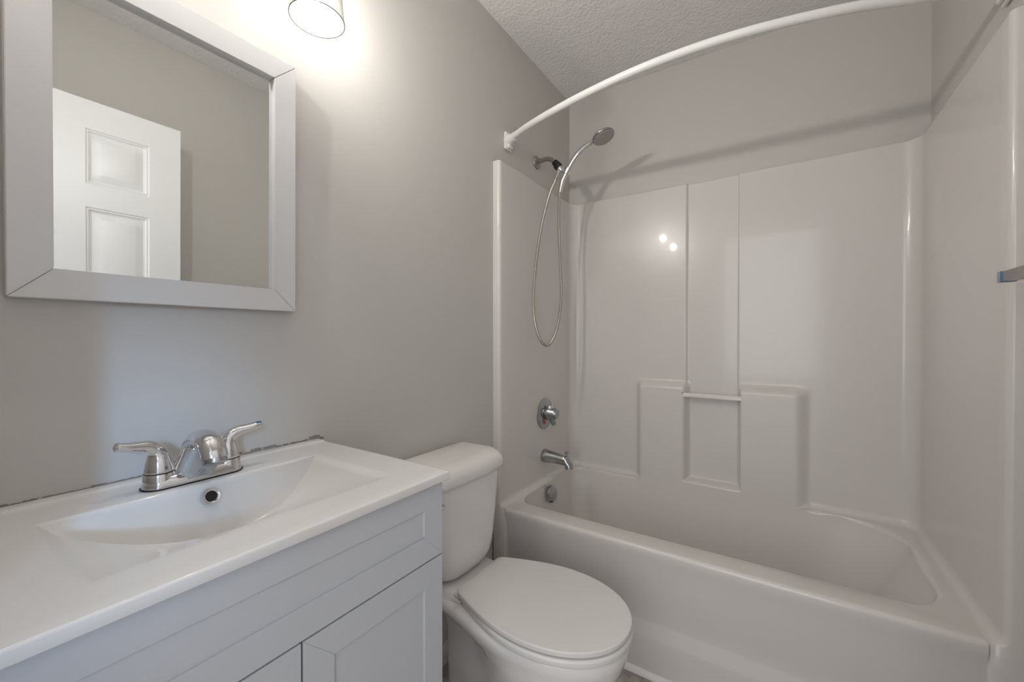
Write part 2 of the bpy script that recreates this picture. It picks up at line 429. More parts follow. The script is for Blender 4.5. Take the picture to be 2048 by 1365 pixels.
for s in (0.6, 0.25): rings.append([Vector((cx + (p[0] - cx) * s, cy + (p[1] - cy) * s, 0.078)) for p in bottom])
bm = bmesh.new(); R = skin_rings(bm, rings, True, False, True)
# front roll and apron
front = R[0][:m_ + 1]
prof = [(YRF - 0.014 * math.sin(a), ZR - 0.014 + 0.014 * math.cos(a)) for a in [PI / 2 * k / 6 for k in range(1, 7)]]
prof += [(1.3525, 0.428), (1.3545, 0.415), (1.3580, 0.400), (1.3610, 0.38), (1.3650, 0.35), (1.378, 0.235), (1.3835, 0.195), (1.3825, 0.185), (1.3740, 0.147), (1.3730, 0.137), (1.3915, 0.0)]
prev = front
for y, z in prof:
    cur = []
    for v in front:
        x = v.co.x
        e = 0.0
        cur.append(bm.verts.new((lerp(x, x, 1), y, z)))
    for i in range(len(front) - 1): bm.faces.new((prev[i], cur[i], cur[i + 1], prev[i + 1]))
    prev = cur
bmesh.ops.recalc_face_normals(bm, faces=bm.faces[:])
obj('tub', bm, M_fib, tub, 50)
# small bar across the niche, with the dark hole at its left end
bm = bmesh.new(); prism([(2.000, 0.868), (2.000, 0.880), (2.004, 0.886), (2.016, 0.886), (2.016, 0.868)], 0.236, 'x', 0.604, bm)
obj('washcloth_bar', bm, M_fib, tub, 40)
bm = lathe((0.6015, 2.0055, 0.884), (1, -0.35, 0), [(0.0085, 0), (0.0085, 0.004), (0.0, 0.0042)], 18, sq=(0.55, 1))
obj('bar_socket', bm, M_hole, tub, 40, 'dark empty socket at the end of the niche bar')
# overflow plate
OV = Vector((0.072, 1.700, 0.405)); nrm = Vector((1, 0, 0.22)).normalized()
bm = lathe(OV, nrm, [(0.034, 0), (0.036, 0.004), (0.0365, 0.016), (0.035, 0.021), (0.031, 0.023), (0, 0.024)], 40)
ov = obj('overflow_plate', bm, M_chromed, tub, 40, 'round chrome overflow plate')
obj('slot', box(OV + Vector((0.003, -0.010, -0.0385)), OV + Vector((0.020, 0.006, -0.031)), 0.002), M_hole, ov, 40)
bm = lathe((0.22, 1.735, 0.079), (0, 0, 1), [(0.036, 0), (0.034, 0.004), (0.026, 0.003), (0.0, 0.002)], 32)
obj('drain', bm, M_chromed, tub, 40)
# ragged paint and caulk along the top of the surround and brown gap beside it
bm = bmesh.new(); z = 0.10
while z < 0.46:
    h = random.uniform(0.012, 0.05); wdt = random.uniform(0.0012, 0.0028)
    bx(bm, (0.0, YFR - wdt - 0.001, z), (0.0012, YFR + 0.002, z + h)); z += h + random.choice([0, 0, 0.003])
struct('trim_2', bm, M_dirt)

# ------------------------------------------------------------------ curved shower rod
RZ = 1.975
rod = thing('shower_rod', 'white curved shower curtain rod bowing out over the tub', 'shower rod', (0.0, 1.44, RZ))
def rodz(x): return RZ + 0.002 - 0.006 * x / 1.43
pts = catmull([(x, y, rodz(x)) for x, y in ((0.032, 1.434), (0.154, 1.382), (0.35, 1.3255), (0.55, 1.288), (0.72, 1.2755), (0.907, 1.287), (1.11, 1.331), (1.25, 1.383), (1.398, 1.438))], 8)
obj('rod', tube(pts, 0.0125, 20), M_rod, rod, 60)
for sgn, x0 in ((1, 0.0), (-1, RW)):
    d = Vector((sgn, -0.42, 0)).normalized()
    BZ = rodz(x0); b0 = Vector((x0, 1.449, BZ))
    # rounded rectangular wall plate
    lo = Vector((min(x0, x0 + sgn * 0.012), 1.424, BZ - 0.040)); hi = Vector((max(x0, x0 + sgn * 0.012), 1.474, BZ + 0.034))
    br_ = obj('bracket', box(lo, hi, 0.005, 3), M_rod, rod, 40)
    lo2 = Vector((min(x0 + sgn * .010, x0 + sgn * 0.024), 1.430, BZ - 0.036)); hi2 = Vector((max(x0 + sgn * .010, x0 + sgn * 0.024), 1.463, BZ + 0.026))
    obj('boss', box(lo2, hi2, 0.006, 3), M_rod, br_, 40)
    p0 = b0 + Vector((sgn * 0.012, -0.004, 0))
    obj('socket', lathe(p0, d, [(0.026, 0), (0.0245, 0.010), (0.019, 0.022), (0.0165, 0.034), (0.0165, 0.046), (0.013, 0.048)], 28), M_rod, br_, 50)
    obj('set_screw', lathe(p0 + d * 0.040 + Vector((0, 0, 0.014)), (0, 0, 1), [(0.0035, 0), (0.0035, 0.006), (0.0, 0.0065)], 12), M_chrome, br_, 40)

# ------------------------------------------------------------------ shower arm, bracket, hand shower and hose
SY = 1.700
arm = thing('shower_mount', 'dull metal shower pipe with wall flange and black nut above surround', 'shower arm', (0.0, SY, 1.978))
fl = obj('flange', lathe((0.0, SY, 1.978), (1, 0, 0), [(0.031, 0), (0.031, 0.003), (0.027, 0.008), (0.015, 0.011), (0.013, 0.012)], 36), M_nickel, arm, 40)
ap = catmull([(0.0, SY, 1.978), (0.03, SY, 1.9805), (0.055, SY, 1.981), (0.075, SY, 1.975), (0.092, SY, 1.962), (0.107, SY, 1.946)], 8)
obj('pipe', tube(ap, 0.0105, 20), M_nickel, arm, 60)
adir = Vector((0.60, 0.0, -0.80)).normalized(); a0 = Vector((0.098, SY, 1.957))
obj('lock_nut', lathe(a0, adir, [(0.0135, 0), (0.0155, 0.002), (0.0155, 0.012), (0.0135, 0.015), (0.0135, 0.017), (0.0185, 0.019), (0.0195, 0.026), (0.0185, 0.036), (0.016, 0.042)], 10), M_black, arm, 30, 'black ribbed nut')
b0 = a0 + adir * 0.040
brk = obj('shower_bracket', lathe(b0, adir, [(0.0135, 0), (0.0150, 0.004), (0.0150, 0.011), (0.0115, 0.018), (0.0095, 0.022), (0.0, 0.024)], 28), M_chrome, arm, 50, 'chrome swivel holder')
# cradle arm reaching to the hand shower handle
hb = Vector((0.163, SY, 1.902))              # point on handle axis in the cradle
obj('cradle', tube([b0 + adir * 0.010, (b0 + adir * 0.012 + hb) / 2 + Vector((0.0, 0, -0.004)), hb + Vector((-0.010, 0, -0.002))], [0.009, 0.0085, 0.008], 16), M_chrome, brk, 60)
ht = Vector((0.292, SY, 1.996))
hs = thing('hand_shower', 'chrome hand shower with round spray head held up in the bracket', 'shower head', hb)
hp = catmull([(0.139, SY, 1.862), (0.150, SY, 1.880), (0.167, SY, 1.907), (0.190, SY, 1.940), (0.218, SY, 1.969), (0.250, SY, 1.988), (0.278, SY, 1.998)], 7)
n = len(hp); rr_ = [lerp(0.0095, 0.0125, min(1, k / 14)) if k < 30 else lerp(0.0125, 0.0115, (k - 30) / (n - 30)) for k in range(n)]
obj('handle', tube(hp, rr_, 20), M_chrome, hs, 60)
hd = Vector((0.335, SY - 0.002, 2.012)); hn = Vector((0.36, -0.08, -0.93)).normalized()
obj('spray_head', lathe(hd - hn * 0.010, hn, [(0.0, -0.006), (0.020, -0.004), (0.038, 0.002), (0.0475, 0.008), (0.0490, 0.013), (0.047, 0.017), (0.043, 0.0185), (0, 0.0185)], 44), M_chromed, hs, 50)
obj('spray_face', lathe(hd + hn * 0.0086, hn, [(0.0415, 0), (0.041, 0.0015), (0.0, 0.002)], 40), M_spray, hs, 40, 'grey rubber spray face')
obj('neck', tube([hp[-6], hp[-1], hd - Vector((0.032, 0, 0.004)), hd - Vector((0.015, 0, -0.002))], [0.0115, 0.0125, 0.016, 0.020], 20, squash=lambda k: (1, 0.7)), M_chrome, hs, 60)
obj('collar', lathe(hb - Vector((0.55, 0, 0.83)).normalized() * 0.014, Vector((0.55, 0, 0.83)), [(0.0125, 0), (0.0155, 0.002), (0.0160, 0.026), (0.0135, 0.029)], 24), M_chrome, hs, 40)
# hose: from the bracket outlet down, round and up to the handle
f_ = 815.7; yaw = math.radians(33.365)
hose_pts = [(0.126, 1.690, 1.905), (0.118, 1.672, 1.862), (0.105, 1.640, 1.790), (0.095, 1.605, 1.690), (0.088, 1.575, 1.580), (0.084, 1.553, 1.470), (0.082, 1.537, 1.360), (0.084, 1.530, 1.270),
            (0.088, 1.545, 1.185), (0.094, 1.576, 1.128), (0.100, 1.612, 1.106), (0.106, 1.650, 1.117), (0.110, 1.697, 1.175), (0.112, 1.730, 1.260), (0.113, 1.742, 1.360), (0.112, 1.733, 1.480),
            (0.112, 1.722, 1.600), (0.114, 1.713, 1.710), (0.122, 1.704, 1.800), (0.139, 1.700, 1.862)]
cv = catmull(hose_pts, 26)
# resample evenly
L_ = [0]
for a, b_ in zip(cv[:-1], cv[1:]): L_.append(L_[-1] + (b_ - a).length)
step = 0.0013; N = int(L_[-1] / step); res = []; j = 0
for k in range(N + 1):
    d = k * L_[-1] / N
    while j < len(L_) - 2 and L_[j + 1] < d: j += 1
    res.append(cv[j].lerp(cv[j + 1], (d - L_[j]) / max(1e-9, L_[j + 1] - L_[j])))
rad = [0.0072 if (k % 4) in (0, 1) else 0.0055 for k in range(len(res))]
e0, e1 = 34, 40
hose = thing('shower_hose', 'ribbed metal shower hose hanging in a long loop', 'shower hose', (0.10, 1.61, 1.106))
obj('hose', tube(res[e0:-e1], rad[e0:-e1], 10), M_hose, hose, 60)
obj('connector', tube(res[:e0 + 1], [lerp(0.0115, 0.0085, k / e0) for k in range(e0 + 1)], 18), M_chrome, hose, 60)
obj('connector', tube(res[-e1 - 1:], [lerp(0.0080, 0.0115, k / e1) for k in range(e1 + 1)], 18), M_chrome, hose, 60)

# ------------------------------------------------------------------ shower valve
PX = XL
vy, vz = 1.722, 0.775
val = thing('shower_valve', 'round chrome shower valve plate with knob handle on surround', 'shower valve', (PX, vy, vz))
obj('escutcheon', lathe((PX, vy, vz), (1, 0, 0), [(0.0760, 0), (0.0760, 0.002), (0.070, 0.006), (0.045, 0.011), (0.030, 0.013), (0, 0.013)], 56), M_chromed, val, 40)
hk = obj('handle', lathe((PX + 0.012, vy, vz + 0.004), (1, 0, 0), [(0.030, 0), (0.034, 0.006), (0.0325, 0.022), (0.0275, 0.030), (0.0265, 0.046), (0.024, 0.050)], 40), M_chromed, val, 50)
obj('cap', lathe((PX + 0.062, vy, vz + 0.004), (1, 0, 0), [(0.0225, 0), (0.0235, 0.002), (0.022, 0.005), (0.0, 0.007)], 32), M_chromed, hk, 40)
bm = bmesh.new()
for a in (0.0, 2.2, 3.98):
    c_, s_ = math.sin(a), math.cos(a)
obj('lever', tube([(PX + 0.034, vy + 0.004, vz - 0.018), (PX + 0.040, vy + 0.008, vz - 0.036), (PX + 0.046, vy + 0.012, vz - 0.052)], [0.016, 0.013, 0.011], 18, squash=lambda k: (0.8, 1)), M_chromed, hk, 50)
obj('lever', tube([(PX + 0.030, vy - 0.002, vz + 0.022), (PX + 0.031, vy - 0.003, vz + 0.034), (PX + 0.032, vy - 0.003, vz + 0.041)], [0.017, 0.015, 0.010], 18), M_chrome, hk, 50)
obj('temperature_mark', box((PX + 0.0075, vy - 0.030, vz - 0.045), (PX + 0.0125, vy - 0.012, vz - 0.022), 0.002), M_red, val, 40, 'small red mark')

# ------------------------------------------------------------------ tub spout
sy_, sz_ = 1.712, 0.576
sp_ = thing('tub_spout', 'grey chrome tub spout with pull-up diverter', 'tub spout', (PX, sy_, sz_))
rg = []
prof = [(0.0, 0.0, 0.030, 0.030), (0.004, 0.0, 0.0315, 0.0315), (0.02, -0.001, 0.0305, 0.031), (0.05, -0.002, 0.0265, 0.0275), (0.08, -0.004, 0.0225, 0.0245), (0.105, -0.006, 0.0215, 0.0235), (0.122, -0.009, 0.0210, 0.0230)]
for d, dz, rw_, rh in prof:
    rg.append([Vector((PX + d, sy_ + math.cos(2 * PI * i / 28) * rw_, sz_ + dz + math.sin(2 * PI * i / 28) * rh)) for i in range(28)])
for t, (d, dz, tilt) in enumerate([(0.134, -0.018, 0.5), (0.141, -0.028, 1.0), (0.144, -0.041, 1.45)]):
    ca, sa = math.cos(tilt), math.sin(tilt); r = 0.0205
    rg.append([Vector((PX + d - 0.010 + math.sin(2 * PI * i / 28) * r * sa, sy_ + math.cos(2 * PI * i / 28) * 0.0200, sz_ + dz + math.sin(2 * PI * i / 28) * r * ca)) for i in range(28)])
bm = bmesh.new(); skin_rings(bm, rg); bmesh.ops.recalc_face_normals(bm, faces=bm.faces[:])
obj('spout', bm, M_chromed, sp_, 60)
obj('diverter_knob', lathe((PX + 0.121, sy_, sz_ + 0.005), (0, 0, 1), [(0.0045, 0), (0.0045, 0.012), (0.004, 0.020), (0.009, 0.023), (0.0095, 0.027), (0.006, 0.030), (0, 0.0305)], 20), M_chromed, sp_, 50)

# ------------------------------------------------------------------ mirror
MY0, MY1, MZ0, MZ1 = 0.0925, 0.5215, 1.2015, 1.7690
FW, FT = 0.0475, 0.024
mir = thing('framed_mirror', 'square mirror in a broad flat white frame above the sink', 'mirror', (0.0, (MY0 + MY1) / 2, MZ0))
g = 0.00035
def rail(pts2):
    bm = bmesh.new(); prism(pts2, FT, 'x', 0.003, bm); 
    bmesh.ops.bevel(bm, geom=[e for e in bm.edges], offset=0.0009, segments=2, affect='EDGES'); return bm
iy0, iy1, iz0, iz1 = MY0 + FW, MY1 - FW, MZ0 + FW, MZ1 - FW
rails = [[(MY0 + g, MZ0), (MY1 - g, MZ0), (iy1 - g, iz0), (iy0 + g, iz0)], [(MY0 + g, MZ1), (iy0 + g, iz1), (iy1 - g, iz1), (MY1 - g, MZ1)],
         [(MY0, MZ0 + g), (iy0, iz0 + g), (iy0, iz1 - g), (MY0, MZ1 - g)], [(MY1, MZ0 + g), (MY1, MZ1 - g), (iy1, iz1 - g), (iy1, iz0 + g)]]
mparts = []
for r in rails: mparts.append(obj('frame_rail', rail(r), M_frame, mir, 30))
mparts.append(obj('mirror_glass', box((0.011, iy0 - 0.004, iz0 - 0.004), (0.014, iy1 + 0.004, iz1 + 0.004)), M_mirror, mir))
mir.rotation_euler = (0, math.radians(0.65), 0)   # leans out a little at the top
# ------------------------------------------------------------------ vanity light with clear glass shades
LX, LZ = 0.150, 1.820
vl = thing('vanity_light', 'wall light above the mirror with clear glass shades and lit bulbs', 'wall light', (0.0, 0.318, 2.03))
obj('backplate', box((0.0, 0.05, 2.03), (0.022, 0.566, 2.11), 0.006, 3), M_chrome, vl, 40)
for ly in (0.112, 0.504):
    a_ = obj('arm', tube(catmull([(0.02, ly, 2.07), (0.07, ly, 2.095), (0.12, ly, 2.10), (LX, ly, 2.085), (LX, ly, 2.060)], 6), 0.008, 14), M_chrome, vl, 60)
    obj('socket', lathe((LX, ly, 2.062), (0, 0, -1), [(0.014, 0), (0.018, 0.004), (0.018, 0.022), (0.015, 0.025)], 28), M_chrome, a_, 40)
    pr = [(0.026, 0.208), (0.034, 0.203), (0.041, 0.18), (0.048, 0.09), (0.0550, 0.0), (0.0535, 0.0), (0.0465, 0.09), (0.0395, 0.179), (0.033, 0.201), (0.026, 0.206)]
    gs = obj('glass_shade', lathe((LX, ly, LZ), (0, 0, 1), pr, 56, closed=True), M_glass, vl, 50, 'clear glass shade')
    obj('rim', lathe((LX, ly, LZ - 0.0004), (0, 0, 1), [(0.0543 + 0.0010 * math.cos(a), 0.0008 * math.sin(a)) for a in [2 * PI * k / 8 for k in range(8)]], 72, closed=True), M_gedge, gs, 60)
    bb = lathe((LX, ly, 2.040), (0, 0, -1), [(0.0120, 0), (0.0125, 0.012), (0.0135, 0.030), (0.0135, 0.150), (0.011, 0.168), (0.006, 0.177), (0.0, 0.179)], 28)
    bo = obj('light_bulb', bb, M_tube, vl, 60, 'glowing slim tube bulb')
    fb = lathe((LX, ly, 1.990), (0, 0, -1), [(0.004, 0), (0.0090, 0.003), (0.0090, 0.029), (0.004, 0.032)], 24)
    fo = obj('filament', fb, M_bulb, bo, 60)           # wall-side faces given weaker emission so the wall behind stays less bright
    fo.data.materials.append(M_bulb_rear)
    for p in fo.data.polygons:
        if p.normal.x * 0.75 + p.normal.y * 0.66 < 0.05: p.material_index = 1
# ------------------------------------------------------------------ vanity cabinet
VY0, VY1, VX = 0.027, 0.5885, 0.430
van = thing('vanity_cabinet', 'pale grey-white bathroom vanity cabinet with shaker doors under sink', 'cabinet', (0.0, 0.308, 0))
T = 0.018
bm = bmesh.new()
bx(bm, (0.003, VY0, 0.0), (VX - T - 0.001, VY0 + 0.015, 0.864)); bx(bm, (0.003, VY1 - 0.015, 0.0), (VX - T - 0.001, VY1, 0.864))
bx(bm, (0.003, VY0 + 0.015, 0.09), (VX - T - 0.001, VY1 - 0.015, 0.105)); bx(bm, (0.003, VY0 + 0.015, 0.105), (0.010, VY1 - 0.015, 0.864))
bx(bm, (0.34, VY0 + 0.015, 0.0), (0.355, VY1 - 0.015, 0.09))
bx(bm, (VX - 0.06, VY0 + 0.015, 0.700), (VX - T - 0.001, VY1 - 0.015, 0.740))
bx(bm, (VX - 0.06, VY0 + 0.015, 0.820), (VX - T - 0.001, VY1 - 0.015, 0.864))
bx(bm, (VX - 0.045, 0.292, 0.105), (VX - T - 0.001, 0.324, 0.700))
obj('body', bm, M_cab, van)
def shaker(name, y0, y1, z0, z1, fw=0.047, rec=0.0035, top=None):
    f = obj(name, box((VX - T, y0 + fw - 0.004, z0 + fw - 0.004), (VX - rec, y1 - fw + 0.004, z1 - fw + 0.004)), M_cab, van)
    g = 0.00012
    a, b_, c_, d_ = y0, y1, z0, z1
    i0_, i1_, k0, k1 = a + fw, b_ - fw, c_ + fw, d_ - fw
    R_ = [[(a + g, c_), (b_ - g, c_), (i1_ - g, k0), (i0_ + g, k0)], [(a + g, d_), (i0_ + g, k1), (i1_ - g, k1), (b_ - g, d_)],
          [(a, c_ + g), (i0_, k0 + g), (i0_, k1 - g), (a, d_ - g)], [(b_, c_ + g), (b_, d_ - g), (i1_, k1 - g), (i1_, k0 + g)]]
    for r in R_:
        bm = bmesh.new(); prism(r, T, 'x', VX - T, bm); bmesh.ops.bevel(bm, geom=bm.edges[:], offset=0.0002, segments=1, affect='EDGES')
        obj('frame_rail', bm, M_cab, f, 30)
    return f
shaker('drawer_front', VY0 + 0.001, VY1 - 0.001, 0.7205, 0.8645)
shaker('door', VY0 + 0.001, 0.3065, 0.095, 0.7175)
shaker('door', 0.3100, VY1 - 0.001, 0.095, 0.7175)

# ------------------------------------------------------------------ sink top
ST = 0.882
bx0, bx1, by0, by1 = 0.128, 0.374, 0.108, 0.508
sy0, sy1, sx0, sx1 = 0.024, 0.5915, 0.002, 0.4455
top = thing('sink_top', 'glossy white one-piece sink top with wide shallow basin', 'sink', (0.22, 0.308, 0.862))
def arcx(y):
    u = (y - 0.308) / 0.2
    if abs(u) >= 1: return bx0
    if u < 0: f = (1 - abs(u) ** 3.0) ** 0.78
    else: f = 1.0
    g_ = max(0.0, (u + 0.15) / 1.15)
    return bx0 + (0.368 - bx0) * f * (1 - g_ ** 1.3) ** 1.05
ycol = [sy0] + dense(sy0 + 0.004, by0 - 0.012, 5) + dense(by0 - 0.012, by0 + 0.016, 14) + dense(by0 + 0.016, 0.308, 36)
ycol = ycol + [0.308] + [0.616 - y for y in reversed(ycol[1:])] + [sy1]
ycol = [min(y, sy1) for y in ycol]
NV = 44
def zz(x, y):
    z = ST
    rm = sst(by0 - 0.006, by0 + 0.012, y) * (1 - sst(by1 - 0.022, by1 + 0.012, y)) * sst(bx0 - 0.004, bx0 + 0.003, x) * (1 - sst(bx1 - 0.035, bx1 + 0.004, x))
    z -= 0.0040 * rm
    return z
def col(y):
    out = []
    for x in [sx0, 0.012, 0.024, 0.026, 0.030, 0.032, 0.05, 0.08, 0.11, 0.122, bx0 - 0.003, bx0 - 0.001]:
        out.append((x, zz(x, y) + 0.0022 * (1 - sst(0.024, 0.032, x))))
    xa = arcx(y); w_ = xa - bx0
    u = min(1, abs((y - 0.308) / 0.2)); D = 0.088 * (1 - u ** 2.6) ** 0.9 if u < 1 else 0
    for k in range(NV + 1):
        t = 0.5 - 0.5 * math.cos(PI * k / NV); t = lerp(t, k / NV, 0.25)
        x = bx0 + w_ * t
        # profile: steep back, gentle floor, rising front
        bw = min(0.035, w_ * 0.35)
        fw = min(0.120, w_ * 0.55)
        pb = min(1, (x - bx0) / max(bw, 1e-6)); pf = min(1, (xa - x) / max(fw, 1e-6))
        pbs = math.sin(pb * PI / 2) ** 0.85 if pb > 0 else 0
        pfs = math.sin(pf * PI / 2) ** 0.75 if pf > 0 else 0
        h = pbs * pfs
        edge = zz(max(x, bx0 + 0.004), y) if t > 0.02 else zz(x, y)
        out.append((x, edge - D * h))
    last = out[-1][0]
    for f in (0.1, 0.3, 0.6, 0.9): x = lerp(last, bx1 - 0.006, f); out.append((x, zz(x, y)))
    for x in (bx1 - 0.002, bx1 - 0.0005, bx1 + 0.001, bx1 + 0.003, 0.39, 0.42, sx1 - 0.0035, sx1 - 0.0020, sx1 - 0.0007, sx1): 
        e = max(0, x - (sx1 - 0.0035)) / 0.0035
        out.append((x, zz(x, y) - 0.003 * (1 - math.sqrt(max(0, 1 - e * e)))))
    out.append((sx1, ST - 0.0034)); out.append((sx1, ST - 0.0150)); out.append((sx1 - 0.0012, ST - 0.0166)); out.append((sx1 - 0.06, ST - 0.0170))
    out.append((sx0, ST - 0.0170)) if False else None
    return out
cols_ = [col(y) for y in ycol]
V, bm = grid(lambda i, j: Vector((cols_[i][j][0], ycol[i], cols_[i][j][1])), len(ycol), len(cols_[0]))
# soften the two ends and drop side faces
for e in (0, -1):
    dirn = -1 if e == 0 else 1
    prev = V[e]
    for dy, dz in ((0.0015, -0.0012), (0.002, -0.004), (0.002, -0.0165)):
        cur = [bm.verts.new((v.co.x, v.co.y + dirn * 0.0, min(v.co.z, ST + dz))) for v in V[e]] if dy < 0 else \
              [bm.verts.new((v.co.x, v.co.y + dirn * dy, min(v.co.z, max(ST - 0.0165, v.co.z + dz)) if dz > -0.01 else ST - 0.0165)) for v in V[e]]
        for j in range(len(cur) - 1): bm.faces.new((prev[j], prev[j + 1], cur[j + 1], cur[j]))
        prev = cur
bmesh.ops.remove_doubles(bm, verts=bm.verts[:], dist=1e-6)
bmesh.ops.recalc_face_normals(bm, faces=bm.faces[:])
# make sure it faces up
up_ = sum(f.normal.z * f.calc_area() for f in bm.faces)
if up_ < 0: bmesh.ops.reverse_faces(bm, faces=bm.faces[:])
obj('basin_top', bm, M_top, top, 55)
ovd = Vector((0.93, 0, 0.36)).normalized(); ovc = Vector((0.1365, 0.3085, 0.8580))
rg_ = obj('overflow_ring', lathe(ovc, ovd, [(0.0085, 0.0), (0.0145, 0.0), (0.0150, 0.003), (0.0135, 0.0055), (0.010, 0.0050), (0.0085, 0.003)], 40, closed=True), M_chrome, top, 50, 'chrome overflow ring')
obj('overflow_hole', lathe(ovc, ovd, [(0.009, 0.0), (0.009, 0.0022), (0.0, 0.0022)], 30), M_hole, rg_, 40)
obj('drain', lathe((0.225, 0.308, 0.787), (0, 0, 1), [(0.022, 0), (0.022, 0.004), (0.017, 0.006), (0, 0.009)], 32), M_chrome, top, 40)
# broken caulk line left on the wall behind the sink top
bm = bmesh.new(); y = 0.0
while y < 0.60:
    l_ = random.uniform(0.008, 0.030)
    h = random.uniform(0.0006, 0.0026) + 0.0030 * sst(0.40, 0.59, y) * random.uniform(0.3, 1.0)
    zb = ST + 0.0030 + (0.005 if y > 0.33 and random.random() < 0.35 else 0)
    n_s = 5
    pl = [(y, zb - (0.004))] + [(y + l_ * k / n_s, zb + h * random.uniform(0.5, 1.1)) for k in range(n_s + 1)] + [(y + l_, zb - 0.004)]
    prism(pl, 0.0012, 'x', 0.0001, bm); y += l_ + random.choice([0, 0.001, 0.004])
struct('trim_3', bm, M_caulk)

# ------------------------------------------------------------------ faucet
FX, FY, FZ = 0.085, 0.303, ST - 0.0002
fau = thing('faucet', 'chrome two-handle faucet at the back edge of the sink', 'faucet', (FX, FY, FZ))
def stad(hy, hx, z, n=48, cxo=0.0):
    """stadium section across y"""
    out = []
    for i in range(n):
        a = 2 * PI * i / n; s = hy - hx
        yy = math.cos(a) * hx + (s if math.cos(a) > 1e-9 else -s if math.cos(a) < -1e-9 else 0)
        out.append(Vector((FX + cxo + math.sin(a) * hx, FY + yy, z)))
    return out
bm = bmesh.new(); skin_rings(bm, [stad(0.0770, 0.0262, FZ), stad(0.0775, 0.0265, FZ + 0.0025)]); bmesh.ops.recalc_face_normals(bm, faces=bm.faces[:])
obj('gasket', bm, M_black, fau, 40, 'black gasket under the faucet')
bm = bmesh.new(); skin_rings(bm, [stad(0.0755, 0.0250, FZ + 0.0022), stad(0.0750, 0.0247, FZ + 0.006), stad(0.0735, 0.0235, FZ + 0.013), stad(0.071, 0.021, FZ + 0.018), stad(0.066, 0.015, FZ + 0.0205)])
bmesh.ops.recalc_face_normals(bm, faces=bm.faces[:]); obj('base', bm, M_chrome, fau, 50)
for s in (-1, 1):
    hy_ = FY + s * 0.051
    obj('post', lathe((FX, hy_, FZ + 0.004), (0, 0, 1), [(0.0240, 0), (0.0232, 0.008), (0.0218, 0.020), (0.0208, 0.0225)], 36), M_chrome, fau, 50)
    h = obj('seam', lathe((FX, hy_, FZ + 0.0258), (0, 0, 1), [(0.0215, 0), (0.0215, 0.0018)], 32), M_black, fau, 50)
    P_ = catmull([(FX, hy_, FZ + 0.0275), (FX, hy_ + s * 0.0005, FZ + 0.040), (FX, hy_ + s * 0.0015, FZ + 0.054), (FX + 0.001, hy_ + s * 0.0060, FZ + 0.066), (FX + 0.002, hy_ + s * 0.0170, FZ + 0.0740),
                  (FX + 0.004, hy_ + s * 0.030, FZ + 0.0770), (FX + 0.006, hy_ + s * 0.043, FZ + 0.0790), (FX + 0.007, hy_ + s * 0.054, FZ + 0.0815), (FX + 0.0075, hy_ + s * 0.059, FZ + 0.083)], 6)
    n = len(P_)
    rr_ = []
    sq_ = []
    for k in range(n):
        t = k / (n - 1)
        r = lerp(0.0213, 0.0125, sst(0, 0.42, t)); 
        if t > 0.42: r = lerp(0.0125, 0.0098, (t - 0.42) / 0.5)
        if t > 0.95: r *= 0.75
        if k == n - 1: r *= 0.5
        rr_.append(r); sq_.append(lerp(1, 0.72, sst(0.30, 0.70, t)))
    bm = bmesh.new(); rings = []
    for k, p in enumerate(P_):
        t = (P_[min(k + 1, n - 1)] - P_[max(k - 1, 0)]).normalized()
        a = Vector((1, 0, 0)); a = (a - t * a.dot(t)).normalized(); b_ = t.cross(a).normalized()
        rings.append([p + a * (math.cos(2 * PI * i / 24) * rr_[k]) + b_ * (math.sin(2 * PI * i / 24) * rr_[k] * sq_[k]) for i in range(24)])
    skin_rings(bm, rings); bmesh.ops.recalc_face_normals(bm, faces=bm.faces[:])
    hd_ = obj('handle', bm, M_chrome, fau, 70)
    if s > 0:
        e = P_[-2]
        obj('film_strip', box(e + Vector((0.002, -0.010, 0.0030)), e + Vector((0.0080, -0.0005, 0.0058)), 0.001), M_blue, hd_, 30, 'scrap of blue film')
# bell shaped body between the handles
bm = bmesh.new(); rings = []
for z, hy, hx, cx_ in [(0.004, 0.048, 0.0240, 0.001), (0.0195, 0.044, 0.0235, 0.002), (0.025, 0.0390, 0.0230, 0.003), (0.032, 0.0350, 0.0225, 0.004), (0.040, 0.0310, 0.022, 0.005), (0.050, 0.0265, 0.0215, 0.006), (0.060, 0.0225, 0.020, 0.007), (0.068, 0.0185, 0.018, 0.006), (0.074, 0.013, 0.014, 0.007), (0.077, 0.007, 0.008, 0.008)]:
    rings.append([Vector((FX + cx_ + math.sin(2 * PI * i / 40) * hx * (1 if math.sin(2 * PI * i / 40) < 0 else 1), FY + math.cos(2 * PI * i / 40) * hy, FZ + z)) for i in range(40)])
skin_rings(bm, rings); bmesh.ops.recalc_face_normals(bm, faces=bm.faces[:])
obj('body', bm, M_chrome, fau, 60)
sp2 = catmull([(FX - 0.002, FY, FZ + 0.040), (FX + 0.004, FY, FZ + 0.062), (FX + 0.022, FY, FZ + 0.0750), (FX + 0.046, FY, FZ + 0.0775), (FX + 0.068, FY, FZ + 0.0715), (FX + 0.080, FY, FZ + 0.060), (FX + 0.084, FY, FZ + 0.050)], 7)
n = len(sp2)
obj('spout', tube(sp2, [lerp(0.0190, 0.0180, k / (n - 1)) for k in range(n)], 32, squash=lambda k: (1.10, 0.90)), M_chrome, fau, 60)
ed = (sp2[-1] - sp2[-2]).normalized()
ae = obj('aerator', lathe(sp2[-1] - ed * 0.001, ed, [(0.0160, 0), (0.0160, 0.0016), (0.0178, 0.0018), (0.0178, 0.0085), (0.0135, 0.0100), (0.0, 0.0095)], 32), M_chromed, fau, 40)
